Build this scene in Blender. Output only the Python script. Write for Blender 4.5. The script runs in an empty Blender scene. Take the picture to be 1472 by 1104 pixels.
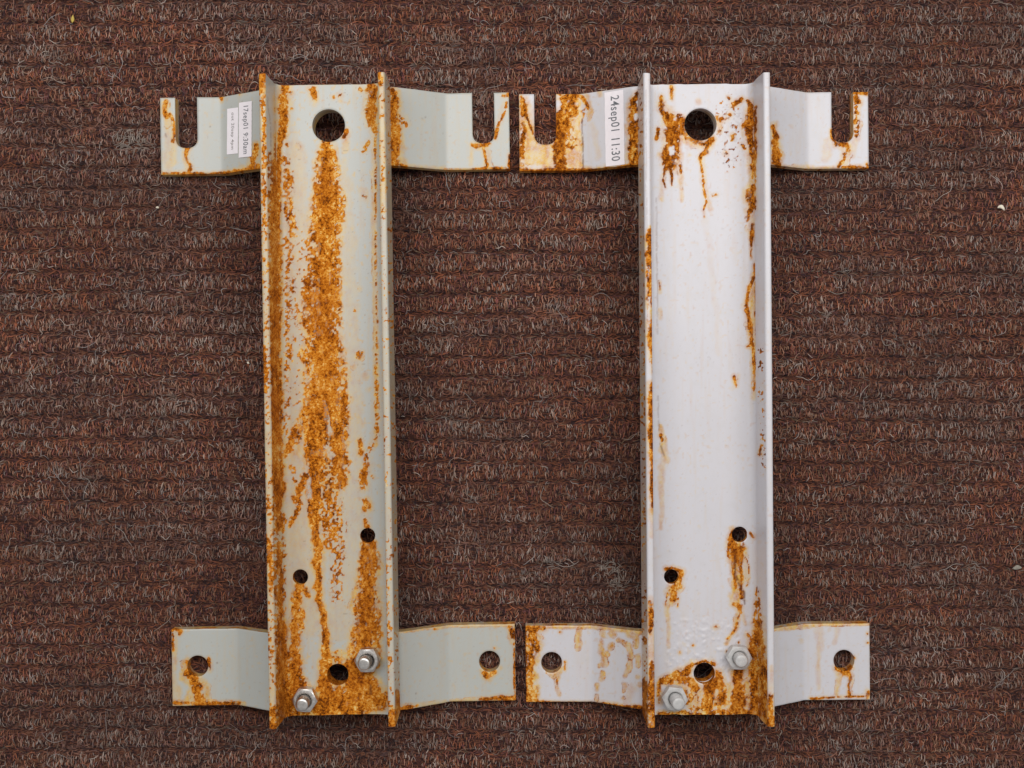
import bpy, bmesh, math, random
import numpy as np
from mathutils import Vector, Matrix

random.seed(7)
rng = np.random.default_rng(11)
scene = bpy.context.scene
C = scene.collection
MM = 0.001

# ------------------------------------------------------------------ camera
CAM_H, FPX = 0.9595, 1720.0          # height above the carpet; focal length in photo pixels (1472 wide)
cam_data = bpy.data.cameras.new('camera')
cam = bpy.data.objects.new('camera', cam_data)
C.objects.link(cam)
cam.location = (0, 0, CAM_H)
cam.rotation_euler = (0, 0, 0)
cam_data.sensor_width = 36.0
cam_data.lens = 36.0 * FPX / 1472.0
cam_data.clip_start = 0.02
cam_data.clip_end = 50
scene.camera = cam

# ------------------------------------------------------------------ light: indoor ceiling light, soft
world = bpy.data.worlds.new('World')
scene.world = world
world.use_nodes = True
bg = world.node_tree.nodes['Background']
bg.inputs['Color'].default_value = (1.0, 0.99, 0.985, 1)
bg.inputs['Strength'].default_value = 0.345

def area(name, loc, target, sx, sy, power, col):
    d = bpy.data.lights.new(name, 'AREA')
    d.shape = 'RECTANGLE'; d.size = sx; d.size_y = sy
    d.energy = power; d.color = col
    o = bpy.data.objects.new(name, d)
    C.objects.link(o)
    o.location = loc
    o.rotation_euler = (Vector(target) - Vector(loc)).to_track_quat('-Z', 'Y').to_euler()
    return o
area('ceiling_light', (0.07, 0.46, 1.28), (0.03, 0.02, 0), 1.9, 0.5, 17.7, (1.0, 0.99, 0.975))

scene.view_settings.view_transform = 'Standard'
scene.view_settings.look = 'None'
scene.view_settings.exposure = 0.0
scene.view_settings.gamma = 1.0
scene.view_settings.use_curve_mapping = False
scene.render.engine = 'CYCLES'

# ------------------------------------------------------------------ numpy noise
_T = np.random.default_rng(3).random((256, 256))
def vnoise(x, y, s, o=0):
    x = x / s + 17.3 * o; y = y / s + 9.1 * o
    xi = np.floor(x).astype(int); yi = np.floor(y).astype(int)
    fx = x - xi; fy = y - yi
    fx = fx * fx * (3 - 2 * fx); fy = fy * fy * (3 - 2 * fy)
    a = _T[xi & 255, yi & 255]; b = _T[(xi + 1) & 255, yi & 255]
    c = _T[xi & 255, (yi + 1) & 255]; d = _T[(xi + 1) & 255, (yi + 1) & 255]
    return (a * (1 - fx) + b * fx) * (1 - fy) + (c * (1 - fx) + d * fx) * fy
def fbm(x, y, s, o=0, n=3):
    v = 0; a = 0.5; t = 0
    for k in range(n):
        v = v + a * vnoise(x, y, s / 2 ** k, o + k); t += a; a *= 0.55
    return v / t
def sstep(a, b, x):
    t = np.clip((x - a) / (b - a), 0, 1)
    return t * t * (3 - 2 * t)

# ------------------------------------------------------------------ node helpers
def new_mat(name):
    m = bpy.data.materials.new(name); m.use_nodes = True
    nt = m.node_tree
    return m, nt, nt.nodes['Principled BSDF']
def nd(nt, typ, **kw):
    n = nt.nodes.new(typ)
    for k, v in kw.items(): setattr(n, k, v)
    return n
def noise(nt, scale, detail=3, rough=0.55, vec=None):
    n = nd(nt, 'ShaderNodeTexNoise')
    n.inputs['Scale'].default_value = scale
    n.inputs['Detail'].default_value = detail
    n.inputs['Roughness'].default_value = rough
    if vec is not None: nt.links.new(vec, n.inputs['Vector'])
    return n
def math_(nt, op, a, b=None, clamp=False):
    n = nd(nt, 'ShaderNodeMath', operation=op, use_clamp=clamp)
    for i, v in enumerate((a, b)):
        if v is None: continue
        if isinstance(v, (int, float)): n.inputs[i].default_value = v
        else: nt.links.new(v, n.inputs[i])
    return n.outputs[0]
def mix(nt, fac, a, b):
    n = nd(nt, 'ShaderNodeMix', data_type='RGBA')
    for sock, v in ((n.inputs['Factor'], fac), (n.inputs['A'], a), (n.inputs['B'], b)):
        if isinstance(v, (int, float)): sock.default_value = v
        elif isinstance(v, tuple): sock.default_value = v if len(v) == 4 else (*v, 1)
        else: nt.links.new(v, sock)
    return n.outputs['Result']
def ramp(nt, fac, stops):
    n = nd(nt, 'ShaderNodeValToRGB')
    e = n.color_ramp.elements
    while len(e) < len(stops): e.new(0.5)
    for i, (p, c) in enumerate(stops):
        e[i].position = p; e[i].color = (*c, 1)
    nt.links.new(fac, n.inputs['Fac'])
    return n.outputs['Color']

# ------------------------------------------------------------------ painted steel with rust (amounts come from mesh attributes)
def painted_steel(name, paint, paint2):
    m, nt, p = new_mat(name)
    co = nd(nt, 'ShaderNodeTexCoord').outputs['Object']
    def att(a): return nd(nt, 'ShaderNodeAttribute', attribute_name=a).outputs['Fac']
    rust, stain, dark, tone = att('rust'), att('stain'), att('dark'), att('tone')
    n1 = noise(nt, 620, 3, 0.65, co); n2 = noise(nt, 130, 3, 0.55, co); n3 = noise(nt, 22, 2, 0.5, co); n4 = noise(nt, 1500, 1, 0.5, co)
    base = mix(nt, math_(nt, 'MULTIPLY', n3.outputs['Fac'], 0.9, True), paint, paint2)
    # fine grime in the paint
    grime = math_(nt, 'MULTIPLY', math_(nt, 'SUBTRACT', n2.outputs['Fac'], 0.5, True), 0.35, True)
    base = mix(nt, grime, base, (0.42, 0.37, 0.27))
    def stretch(v, k): return math_(nt, 'ADD', math_(nt, 'MULTIPLY', math_(nt, 'SUBTRACT', v, 0.5), k), 0.5, True)
    g1 = stretch(n1.outputs['Fac'], 2.3); g2 = stretch(n2.outputs['Fac'], 2.0); g4 = stretch(n4.outputs['Fac'], 2.0)
    sc = ramp(nt, math_(nt, 'ADD', math_(nt, 'MULTIPLY', g2, 0.45), math_(nt, 'MULTIPLY', tone, 0.6)), [(0.15, (0.52, 0.19, 0.006)), (0.5, (0.64, 0.35, 0.035)), (0.9, (0.69, 0.47, 0.12))])
    sfac = math_(nt, 'MULTIPLY', stain, math_(nt, 'ADD', math_(nt, 'MULTIPLY', g1, 0.6), 0.55), True)
    col = mix(nt, sfac, base, sc)
    grain = math_(nt, 'ADD', math_(nt, 'MULTIPLY', g1, 0.55), math_(nt, 'ADD', math_(nt, 'MULTIPLY', g2, 0.22), math_(nt, 'MULTIPLY', g4, 0.23)))
    grain = math_(nt, 'ADD', math_(nt, 'MULTIPLY', math_(nt, 'SUBTRACT', grain, 0.5), 1.45), math_(nt, 'ADD', math_(nt, 'MULTIPLY', tone, 0.62), 0.19), True)
    rc = ramp(nt, grain, [(0.08, (0.07, 0.018, 0.003)), (0.28, (0.27, 0.072, 0.003)), (0.47, (0.52, 0.15, 0.008)), (0.68, (0.65, 0.25, 0.022)), (0.87, (0.74, 0.44, 0.10)), (0.98, (0.80, 0.60, 0.26))])
    red = stretch(n3.outputs['Fac'], 3.5)
    rc = mix(nt, math_(nt, 'MULTIPLY', red, 0.55), rc, mix(nt, grain, (0.20, 0.040, 0.003), (0.66, 0.21, 0.015)))
    t = math_(nt, 'ADD', math_(nt, 'MULTIPLY', rust, 1.35), math_(nt, 'MULTIPLY', math_(nt, 'SUBTRACT', math_(nt, 'ADD', math_(nt, 'MULTIPLY', g1, 0.6), math_(nt, 'MULTIPLY', g4, 0.4)), 0.5), 0.75))
    mr = nd(nt, 'ShaderNodeMapRange', interpolation_type='SMOOTHSTEP'); mr.inputs[1].default_value = 0.15; mr.inputs[2].default_value = 0.85
    nt.links.new(t, mr.inputs[0])
    rfac = math_(nt, 'MULTIPLY', mr.outputs[0], math_(nt, 'MULTIPLY', rust, 6.0, True), True)
    col = mix(nt, rfac, col, rc)
    col = mix(nt, math_(nt, 'MULTIPLY', dark, 0.85), col, (0.13, 0.042, 0.014))
    nt.links.new(col, p.inputs['Base Color'])
    ro = math_(nt, 'ADD', math_(nt, 'MULTIPLY', rfac, 0.6), 0.36, True)
    nt.links.new(ro, p.inputs['Roughness'])
    nt.links.new(math_(nt, 'SUBTRACT', 0.45, math_(nt, 'MULTIPLY', rfac, 0.37)), p.inputs['Specular IOR Level'])
    b = nd(nt, 'ShaderNodeBump'); b.inputs['Distance'].default_value = 0.0005
    nt.links.new(math_(nt, 'ADD', math_(nt, 'MULTIPLY', rfac, 0.55), 0.05), b.inputs['Strength'])
    nt.links.new(n1.outputs['Fac'], b.inputs['Height'])
    nt.links.new(b.outputs['Normal'], p.inputs['Normal'])
    return m
MAT_GREY = painted_steel('grey_painted_steel', (0.445, 0.452, 0.42), (0.48, 0.487, 0.458))
MAT_WHITE = painted_steel('white_painted_steel', (0.59, 0.572, 0.60), (0.625, 0.607, 0.632))

def simple(name, col, rough=0.6, metal=0.0, var=0.15, scale=600, bump=0.0):
    m, nt, p = new_mat(name)
    co = nd(nt, 'ShaderNodeTexCoord').outputs['Object']
    n = noise(nt, scale, 3, 0.55, co)
    lo = tuple(c * (1 - var) for c in col); hi = tuple(min(1, c * (1 + var)) for c in col)
    nt.links.new(ramp(nt, n.outputs['Fac'], [(0.3, lo), (0.7, hi)]), p.inputs['Base Color'])
    p.inputs['Roughness'].default_value = rough; p.inputs['Metallic'].default_value = metal
    if bump:
        b = nd(nt, 'ShaderNodeBump'); b.inputs['Distance'].default_value = 0.0004; b.inputs['Strength'].default_value = bump
        nt.links.new(n.outputs['Fac'], b.inputs['Height']); nt.links.new(b.outputs['Normal'], p.inputs['Normal'])
    return m
MAT_STEEL = simple('bare_stainless_steel', (0.66, 0.63, 0.60), 0.40, 1.0, 0.22, 350, 0.25)
MAT_NUTWHITE = simple('white_painted_nut', (0.52, 0.51, 0.50), 0.4, 0, 0.14, 260, 0.35)
MAT_PAPER = simple('label_paper', (0.86, 0.80, 0.83), 0.7, 0, 0.02, 300)
MAT_INK = simple('label_ink', (0.17, 0.175, 0.19), 0.7, 0, 0.45, 900)
MAT_INK_PALE = simple('faded_label_ink', (0.30, 0.28, 0.27), 0.7, 0, 0.25, 900)
MAT_CRUMB = simple('pale_crumb', (0.80, 0.72, 0.58), 0.6, 0, 0.08, 900, 0.3)
MAT_GREYCRUMB = simple('grey_crumb', (0.27, 0.24, 0.20), 0.8, 0, 0.2, 900, 0.3)
MAT_YELLOWCRUMB = simple('yellow_crumb', (0.50, 0.36, 0.07), 0.7, 0, 0.2, 900, 0.3)

# ------------------------------------------------------------------ mesh helpers
def mesh_np(name, verts, faces, smooth=True):
    me = bpy.data.meshes.new(name)
    verts = np.asarray(verts, dtype=np.float32)
    me.vertices.add(len(verts)); me.vertices.foreach_set('co', verts.ravel())
    faces = np.asarray(faces, dtype=np.int32)
    n, k = faces.shape
    me.loops.add(n * k); me.loops.foreach_set('vertex_index', faces.ravel())
    me.polygons.add(n)
    me.polygons.foreach_set('loop_start', np.arange(n, dtype=np.int32) * k)
    me.polygons.foreach_set('use_smooth', np.full(n, smooth))
    me.update(calc_edges=True)
    return me
def link(name, me, mat, parent=None):
    o = bpy.data.objects.new(name, me)
    C.objects.link(o)
    if mat: me.materials.append(mat)
    if parent: o.parent = parent
    return o
def fattr(me, name, arr):
    a = me.attributes.new(name, 'FLOAT', 'POINT')
    a.data.foreach_set('value', np.asarray(arr, dtype=np.float32))

# ------------------------------------------------------------------ the two brackets: where they lie
Z_STRAP_END = 10.5      # thickness of the straps, whose ends lie on the carpet
Z_WEB0 = 33.5           # underside of the channel web
TW = 6.0                # web thickness
HALF = 242.2            # half length of the channel
BR = {
 'L': dict(loc=(-137.0, -12.1), rot=math.radians(0.93), W=46.7, mat=MAT_GREY),
 'R': dict(loc=(145.9, -11.8), rot=math.radians(0.42), W=47.0, mat=MAT_WHITE),
}
def to_px(b, P):
    """local mm points of a bracket -> photo pixels, the frame in which the rust was measured"""
    c, s = math.cos(b['rot']), math.sin(b['rot'])
    X = b['loc'][0] + P[:, 0] * c - P[:, 1] * s
    Y = b['loc'][1] + P[:, 0] * s + P[:, 1] * c
    k = FPX / (CAM_H * 1000 - P[:, 2])
    return 736 + X * k, 552 - Y * k

# ------------------------------------------------------------------ rust maps: kind, density, zone, points (x, y, half width)
# kinds: r = scaly rust, s = ochre stain, d = dark crack, p = bare paint inside rust
def rust_fields(px, py, zone, strokes):
    grime = (.5 if zone == 'web' else .26) if strokes is RUST_L else .22
    n = len(px)
    F = {'r': np.zeros(n), 's': np.zeros(n), 'd': np.zeros(n), 'p': np.zeros(n)}
    wx = (fbm(px, py, 16, 1) - 0.5) * 9 + (fbm(px, py, 4, 5, 2) - 0.5) * 3.2
    wy = (fbm(px, py, 16, 2) - 0.5) * 9 + (fbm(px, py, 4, 6, 2) - 0.5) * 3.2
    rag = fbm(px, py, 9, 3) - 0.5
    fine = np.clip((fbm(px, py, 3.2, 8, 2) - 0.5) * 1.9 + 0.5, 0, 1)
    mott = np.clip(0.60 + 0.75 * fbm(px, py, 8, 41, 3) + 0.5 * (fbm(px * 2.2, py * .35, 9, 44, 2) - .5), 0, 1.15)
    tide = fbm(px, py, 12, 47, 2)
    flake = sstep(.56, .70, fbm(px * 1.4, py * .45, 7, 61, 3))
    for kind, dens, zn, pts in strokes:
        if zn != zone: continue
        pts = [(p if len(p) == 3 else (*p, 3)) for p in pts]
        if len(pts) == 1: pts = pts + [(pts[0][0] + 0.01, pts[0][1] + 0.01, pts[0][2])]
        wm = max(p[2] for p in pts)
        x0 = min(p[0] for p in pts) - wm - 16; x1 = max(p[0] for p in pts) + wm + 16
        y0 = min(p[1] for p in pts) - wm - 16; y1 = max(p[1] for p in pts) + wm + 16
        idx = np.nonzero((px > x0) & (px < x1) & (py > y0) & (py < y1))[0]
        if not len(idx): continue
        wscale = min(1.0, max(0.28, wm / 12))
        if kind == 'p': wscale = max(wscale, .7)
        X = px[idx] + wx[idx] * wscale; Y = py[idx] + wy[idx] * wscale
        q = np.full(len(idx), -1e3); wl = np.full(len(idx), 1.0)
        for (ax, ay, aw), (bx, by, bw) in zip(pts[:-1], pts[1:]):
            dx, dy = bx - ax, by - ay
            t = np.clip(((X - ax) * dx + (Y - ay) * dy) / (dx * dx + dy * dy), 0, 1)
            w = aw + (bw - aw) * t
            d = w - np.hypot(X - ax - t * dx, Y - ay - t * dy)
            up = d > q
            q = np.where(up, d, q); wl = np.where(up, w, wl)
        amp = np.minimum(wl * 0.9, 9)
        q = q + amp * rag[idx] * 1.1
        if kind == 'r':
            m = sstep(-np.minimum(3.5, .22 * wl + 1), np.minimum(4.5, .25 * wl + 1), q)
            dn = dens * np.clip(0.62 + 0.75 * q / np.maximum(wl, 2), 0.35, 1.25)
            m = m * sstep(0.72 - dn, 1.16 - dn, fine[idx]) * (0.62 + 0.38 * np.clip(q / np.maximum(wl, 2) * 2, 0, 1))
            m = m * (1 - flake[idx] * (.2 if dens >= 1 else .5))
            F['r'][idx] = np.maximum(F['r'][idx], m)
            F['s'][idx] = np.maximum(F['s'][idx], 0.85 * min(1, dens) * sstep(-np.minimum(8, wl * .9 + 2.5), 2, q) * mott[idx])
        elif kind == 's':
            v = dens * sstep(-2.5, np.minimum(wl * .5, 5) + .5, q)
            F['s'][idx] = np.maximum(F['s'][idx], v * mott[idx])
            if dens > .55:      # tide line of a dried run
                F['r'][idx] = np.maximum(F['r'][idx], .62 * dens * np.exp(-((q - .2) / .9) ** 2) * (sstep(.50, .72, tide[idx]) if not (zone == 'low' and wm <= 6) else .45 + .6 * sstep(.35, .6, tide[idx])))
        elif kind == 'd':
            th = .55 if wm > 4 else .15
            F['d'][idx] = np.maximum(F['d'][idx], dens * sstep(-0.9, 0.9, q) * sstep(th, th + .4, fine[idx] + (0 if wm > 4 else .25)))
        else:
            F['p'][idx] = np.maximum(F['p'][idx], dens * sstep(-2.0, 2.6, q))
    keep = 1 - F['p']
    F['s'] = np.maximum(F['s'] * keep, grime * sstep(.78, .90, vnoise(px, py, 3.6, 71)))
    F['s'] = np.maximum(F['s'], grime * .45 * sstep(.52, .8, fbm(px * 2.2, py * .16, 12, 73, 3)))
    F['d'] = np.maximum(F['d'] * keep, grime * .8 * sstep(.93, .97, vnoise(px, py, 2.6, 77)))
    return F['r'] * keep, F['s'], F['d']

def tone_field(px, py, key):
    t = (fbm(px * 1.5, py * .75, 7, 51, 3) - .5) * 2.2 + (fbm(px, py * .4, 30, 55, 2) - .5) * 1.0
    return np.clip(t * (.58 if key == 'L' else .95) + (.49 if key == 'L' else .39), 0, 1)

def vline(x0, y0, x1, y1, w): return [(x0, y0, w), (x1, y1, w)]

RUST_L = [
 ('s', .38, 'web', [(425,215,16),(424,300,20),(424,420,22),(424,560,20),(424,700,22),(424,880,18)]), ('s', .30, 'web', [(498,260,12),(502,400,12),(508,560,14),(505,720,20),(490,900,22)]), ('s', .35, 'web', [(445,740,22),(446,900,20)]),
 # broad streak below the big hole
 ('r', .84, 'web', [(472,208,9),(471,222,13),(471,240,18),(470,263,21),(471,288,27),(470,312,28),(467,337,23),(468,360,23),(466,397,26),(463,416,31),(462,440,30),(460,455,30),(462,475,29),(465,492,28),(464,511,34),(466,530,33),(468,549,34),(468,569,34),(467,590,32)]),
 ('r', .95, 'web', [(462,585,30),(454,607,24),(452,640,16),(452,670,14),(451,700,13),(453,740,9),(456,783,7),(457,827,6),(462,865,5),(465,885,5),(468,914,5),(470,943,7)]),
 ('r', .8, 'web', [(488,575,18),(486,610,16),(486,640,15),(490,665,13),(491,700,10)]),
 ('r', .5, 'web', [(472,600,20),(472,640,22),(474,690,25),(472,730,20),(478,780,16)]), ('s', .8, 'web', [(468,600,26),(470,650,28),(472,700,26)]),
 ('p', .5, 'web', [(466,578,4),(470,600,5),(473,622,5)]), ('p', .5, 'web', [(470,645,6),(477,655,6)]),
 ('p', .7, 'web', [(445,688,4),(447,715,4)]),
 ('r', .75, 'web', [(437,605,11),(427,625,11),(418,643,8),(413,656,6)]),
 ('s', .7, 'web', [(437,628,10),(428,650,10)]),
 ('r', .7, 'web', [(441,684,7),(434,700,8),(425,713,7),(431,725,6),(424,742,5),(416,757,5)]),
 ('r', .35, 'web', [(420,672,5),(424,690,5)]),
 ('s', .5, 'web', [(470,700,24),(476,740,22),(482,790,12)]),
 ('r', .30, 'web', [(480,745,20),(486,800,12),(484,860,8)]),
 # speckled margin of the streak
 ('r', .26, 'web', [(458,350,31),(456,420,36),(458,500,38),(460,580,38)]),
 # left flange root and inner face
 ('r', 1.0, 'web', [(409,124,7),(408,150,8),(406,180,7),(402,215,4),(399,260,5),(398,330,6),(397,400,9),(397,470,8),(398,550,9),(399,620,9),(401,700,8),(402,740,5)]),
 ('r', 1.0, 'lfin', [(405,124,7),(400,200,5),(396,260,7),(395,400,10),(396,550,10),(398,700,10),(402,760,6)]),
 ('r', .4, 'lfin', vline(392,230,402,1040,12)), ('d', .5, 'lfin', [(384,140,1),(389,185,1),(390,260,1)]),
 ('r', .9, 'lfin', [(402,780,4),(404,880,5),(406,920,11),(408,1040,14)]),
 ('r', .5, 'web', [(405,740,6),(406,900,7)]),
 ('r', .95, 'web', [(405,890,9),(407,960,12),(410,1035,14)]),
 ('r', .5, 'web', [(411,228,7),(416,250,7),(413,285,7),(419,318,9),(417,350,9)]),
 ('s', .5, 'web', [(412,230,9),(415,290,9),(418,345,10),(414,420,9)]),
 ('r', .38, 'web', [(416,345,8),(414,380,6),(418,425,6),(412,480,5),(418,520,4)]),
 ('r', .25, 'web', [(411,340,8),(412,480,7),(414,640,5)]),
 # specks high up
 ('r', .85, 'web', [(450,129,6),(453,143,5)]), ('s', .5, 'web', [(452,150,5)]),
 ('r', .7, 'web', [(480,140,2.5)]), ('r', .6, 'web', [(489,138,4)]), ('s', .5, 'web', [(490,146,4)]),
 ('r', .8, 'web', [(519,128,4)]), ('r', .7, 'web', [(417,132,4)]), ('r', .7, 'web', [(419,156,2.5)]),
 ('r', .8, 'web', [(413,208,3.5)]), ('s', .6, 'web', [(427,210,5)]),
 ('r', .8, 'web', [(497,188,4),(495,196,4)]), ('s', .65, 'web', [(497,192,5),(497,216,5)]),
 ('s', .35, 'web', [(496,230,5),(494,262,5)]),
 # right flange root
 ('r', .9, 'web', [(535,126,9),(534,150,8),(533,172,8),(538,190,4)]),
 ('r', .6, 'web', [(539,190,2.2),(540,300,1.5)]), ('s', .75, 'web', [(538,180,4),(538,300,4),(539,420,3.5),(541,560,4),(540,640,3)]),
 ('r', .45, 'web', [(540,300,1.5),(540,380,1.5),(541,450,1.5),(541,520,2.5),(541,560,4),(541,600,4),(540,630,4),(535,640,5),(529,648,4),(526,662,5)]),
 ('r', .5, 'web', [(524,215,5),(530,205,4)]), ('s', .45, 'web', [(522,275,8)]), ('r', .5, 'web', [(524,284,5)]),
 ('r', .9, 'web', [(517,634,4),(519,650,5)]), ('r', .75, 'web', [(526,668,7),(521,682,6),(523,698,7)]), ('s', .5, 'web', [(526,668,9),(523,700,9)]),
 ('r', .7, 'web', [(535,686,3)]), ('r', .85, 'web', [(527,722,6),(527,730,6)]), ('s', .4, 'web', [(527,735,8),(527,760,7)]), ('r', .8, 'web', [(525,748,4),(526,756,5)]),
 ('r', .7, 'web', [(518,507,4),(516,513,4)]), ('s', .75, 'web', [(517,512,7)]), ('s', .6, 'web', [(508,527,5)]), ('r', .6, 'web', [(524,540,4)]), ('r', .6, 'web', [(517,415,3)]), ('r', .6, 'web', [(509,446,3)]),
 ('r', .5, 'web', [(531,560,3)]), ('s', .5, 'web', [(512,595,4),(520,610,5)]),
 # small hole streaks
 ('r', .86, 'web', [(529,783,11),(531,800,14),(530,827,16),(527,856,19),(528,885,20),(526,914,22),(526,940,26)]),
 ('s', .8, 'web', [(512,850,8),(508,870,8)]),
 ('r', .86, 'web', [(432,842,8),(427,855,9),(425,885,8),(424,914,9),(423,943,10),(424,975,16),(428,1000,22)]),
 ('r', .8, 'web', [(440,846,4),(443,857,4)]), ('r', .7, 'web', [(433,880,7),(431,905,7)]), ('s', .6, 'web', [(418,860,6),(419,900,7)]),
 # foot of the channel
 ('r', 1.0, 'web', [(415,1012,18),(450,1020,22),(500,1008,27),(540,1004,22)]),
 ('r', 1.0, 'web', [(470,952,9),(466,975,10),(470,1000,18)]), ('r', 1.0, 'web', [(500,955,9),(515,965,22),(520,990,28)]),
 ('s', .8, 'web', [(474,946,12),(490,944,10),(503,940,8)]), ('r', .5, 'web', [(486,946,10)]),
 ('p', .35, 'web', [(500,1012,5),(512,1002,4)]), ('p', .3, 'web', [(520,975,6)]),
 ('d', .8, 'web', [(533,985,1.5),(533,997,2)]),
 # rims
 ('r', .16, 'lrim', vline(377,105,394,1046,14)), ('s', .5, 'lrim', vline(377,105,394,1046,9)), ('s', .5, 'lrim', vline(377,105,394,1046,12)), ('r', .9, 'lrim', [(377,105,9),(378,135,5)]), ('r', .6, 'lrim', [(379,140,4),(380,330,3)]),
 ('r', .7, 'lrim', vline(386,780,389,850,5)), ('r', .7, 'lrim', vline(379,500,382,560,5)), ('r', .9, 'lrim', vline(394,1020,394,1047,8)),
 ('r', .7, 'rrim', vline(547,104,547,120,6)), ('r', .1, 'rrim', vline(547,140,548,260,7)), ('s', .6, 'rrim', vline(547,105,549,300,9)),
 ('r', .02, 'rrim', vline(548,260,560,1040,9)), ('s', .25, 'rrim', vline(548,260,560,1040,9)), ('r', .2, 'rrim', vline(558,830,561,1046,8)), ('r', .9, 'rrim', vline(562,1025,562,1047,8)),
 ('s', .4, 'rfout', vline(560,105,570,1046,10)), ('r', .08, 'rfout', vline(560,105,570,1046,8)), ('r', .9, 'rfout', vline(570,1000,570,1046,8)),
 # upper strap
 ('r', .95, 'up', [(238,145,3),(237,160,4),(240,168,3)]), ('s', .8, 'up', [(238,146,5),(240,180,5)]), ('r', .9, 'up', [(244,163,2),(250,175,2),(250,193,4),(249,203,3)]),
 ('s', .55, 'up', [(250,195,6),(248,235,6)]), ('s', .4, 'up', [(243,170,9),(243,240,9)]), ('d', .7, 'up', [(237,192,1),(239,197,1)]),
 ('r', .95, 'up', [(270,214,4),(268,224,3),(269,232,2),(274,240,3),(272,247,4)]), ('s', .7, 'up', [(269,214,6),(268,232,6),(272,247,6)]),
 ('r', .8, 'up', [(234,249,3),(262,250,3),(300,250,2.5),(330,248,2.5),(370,242,3)]), ('s', .95, 'up', [(232,252,4),(300,252,4),(370,245,5)]),
 ('r', .9, 'up', [(318,138,3),(318,143,2)]), ('s', .5, 'up', [(318,146,3)]), ('r', .85, 'up', [(368,208,4),(367,222,5),(362,238,5),(370,240,6)]), ('d', .8, 'up', [(302,182,1)]), ('r', .7, 'up', [(345,135,2)]), ('s', .5, 'up', [(350,243,7)]),
 ('r', 1.0, 'up', [(565,133,8),(566,160,8),(567,200,9),(567,236,10)]), ('r', .5, 'up', [(574,170,7),(584,178,5)]), ('s', .6, 'up', [(572,150,8),(576,235,10)]), ('s', .5, 'up', [(570,240,8),(610,243,5),(660,245,4)]),
 ('r', .9, 'up', [(578,238,4),(583,240,3)]), ('d', .7, 'up', [(611,168,1.3)]),
 ('r', .95, 'up', [(679,209,3),(690,209,4),(702,207,3)]), ('r', .9, 'up', [(695,213,2.5),(698,228,2),(700,240,4)]), ('s', .6, 'up', [(678,214,3),(677,236,3)]), ('s', .6, 'up', [(700,214,5),(702,238,7)]),
 ('r', .7, 'up', [(731,136,3),(722,138,2)]), ('r', .7, 'up', [(728,148,2),(727,160,2),(717,176,2),(714,190,3),(712,200,2)]), ('s', .4, 'up', [(726,150,5),(712,195,6)]),
 ('r', .7, 'up', [(678,243,2),(733,242,2)]), ('s', .8, 'up', [(640,245,3),(733,244,4)]), ('r', .8, 'up', [(732,222,2),(732,246,3)]),
 # lower strap
 ('r', .9, 'low', [(250,904,3),(260,906,3),(258,912,2)]), ('r', .8, 'low', [(248,905,2),(249,935,2)]), ('s', .5, 'low', [(250,905,5),(251,1008,6)]),
 ('r', .95, 'low', [(270,953,5),(268,968,5),(279,974,9),(284,984,11),(285,996,9),(285,1009,12)]), ('s', .8, 'low', [(266,955,6),(265,975,7),(285,985,16),(284,1008,20)]), ('r', .75, 'low', [(300,948,3),(301,962,3)]),
 ('s', .5, 'low', [(256,990,5),(252,1008,8)]), ('r', .9, 'low', [(250,1010,3),(300,1011,3),(345,1011,3)]), ('s', .8, 'low', [(250,1010,5),(350,1012,4)]), ('p', .6, 'low', [(291,993,2.5)]), ('d', .7, 'low', [(312,953,1)]),
 ('r', .7, 'low', [(733,903,4),(738,915,4)]), ('s', .7, 'low', [(735,902,8),(738,922,6)]), ('s', .5, 'low', [(712,900,4)]),
 ('r', .95, 'low', [(697,968,4),(702,971,5),(711,966,3)]), ('s', .7, 'low', [(694,965,5),(703,975,8)]), ('r', .7, 'low', [(711,932,2.5)]), ('s', .5, 'low', [(719,960,3)]),
 ('r', .9, 'low', [(690,1006,3),(705,1005,3),(741,1003,4)]), ('s', .7, 'low', [(650,1009,4),(741,1004,5)]), ('r', .7, 'low', [(739,905,1.5),(740,1005,2)]),
 ('r', .85, 'low', [(574,1018,3),(588,1017,4),(600,1014,2)]), ('s', .6, 'low', [(572,1018,5),(640,1010,4)]), ('s', .7, 'low', [(570,908,3),(650,899,3),(741,898,3)]), ('r', .5, 'low', [(625,904,3)]),
 ('d', .8, 'low', [(598,997,1.2)]),
]
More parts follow.
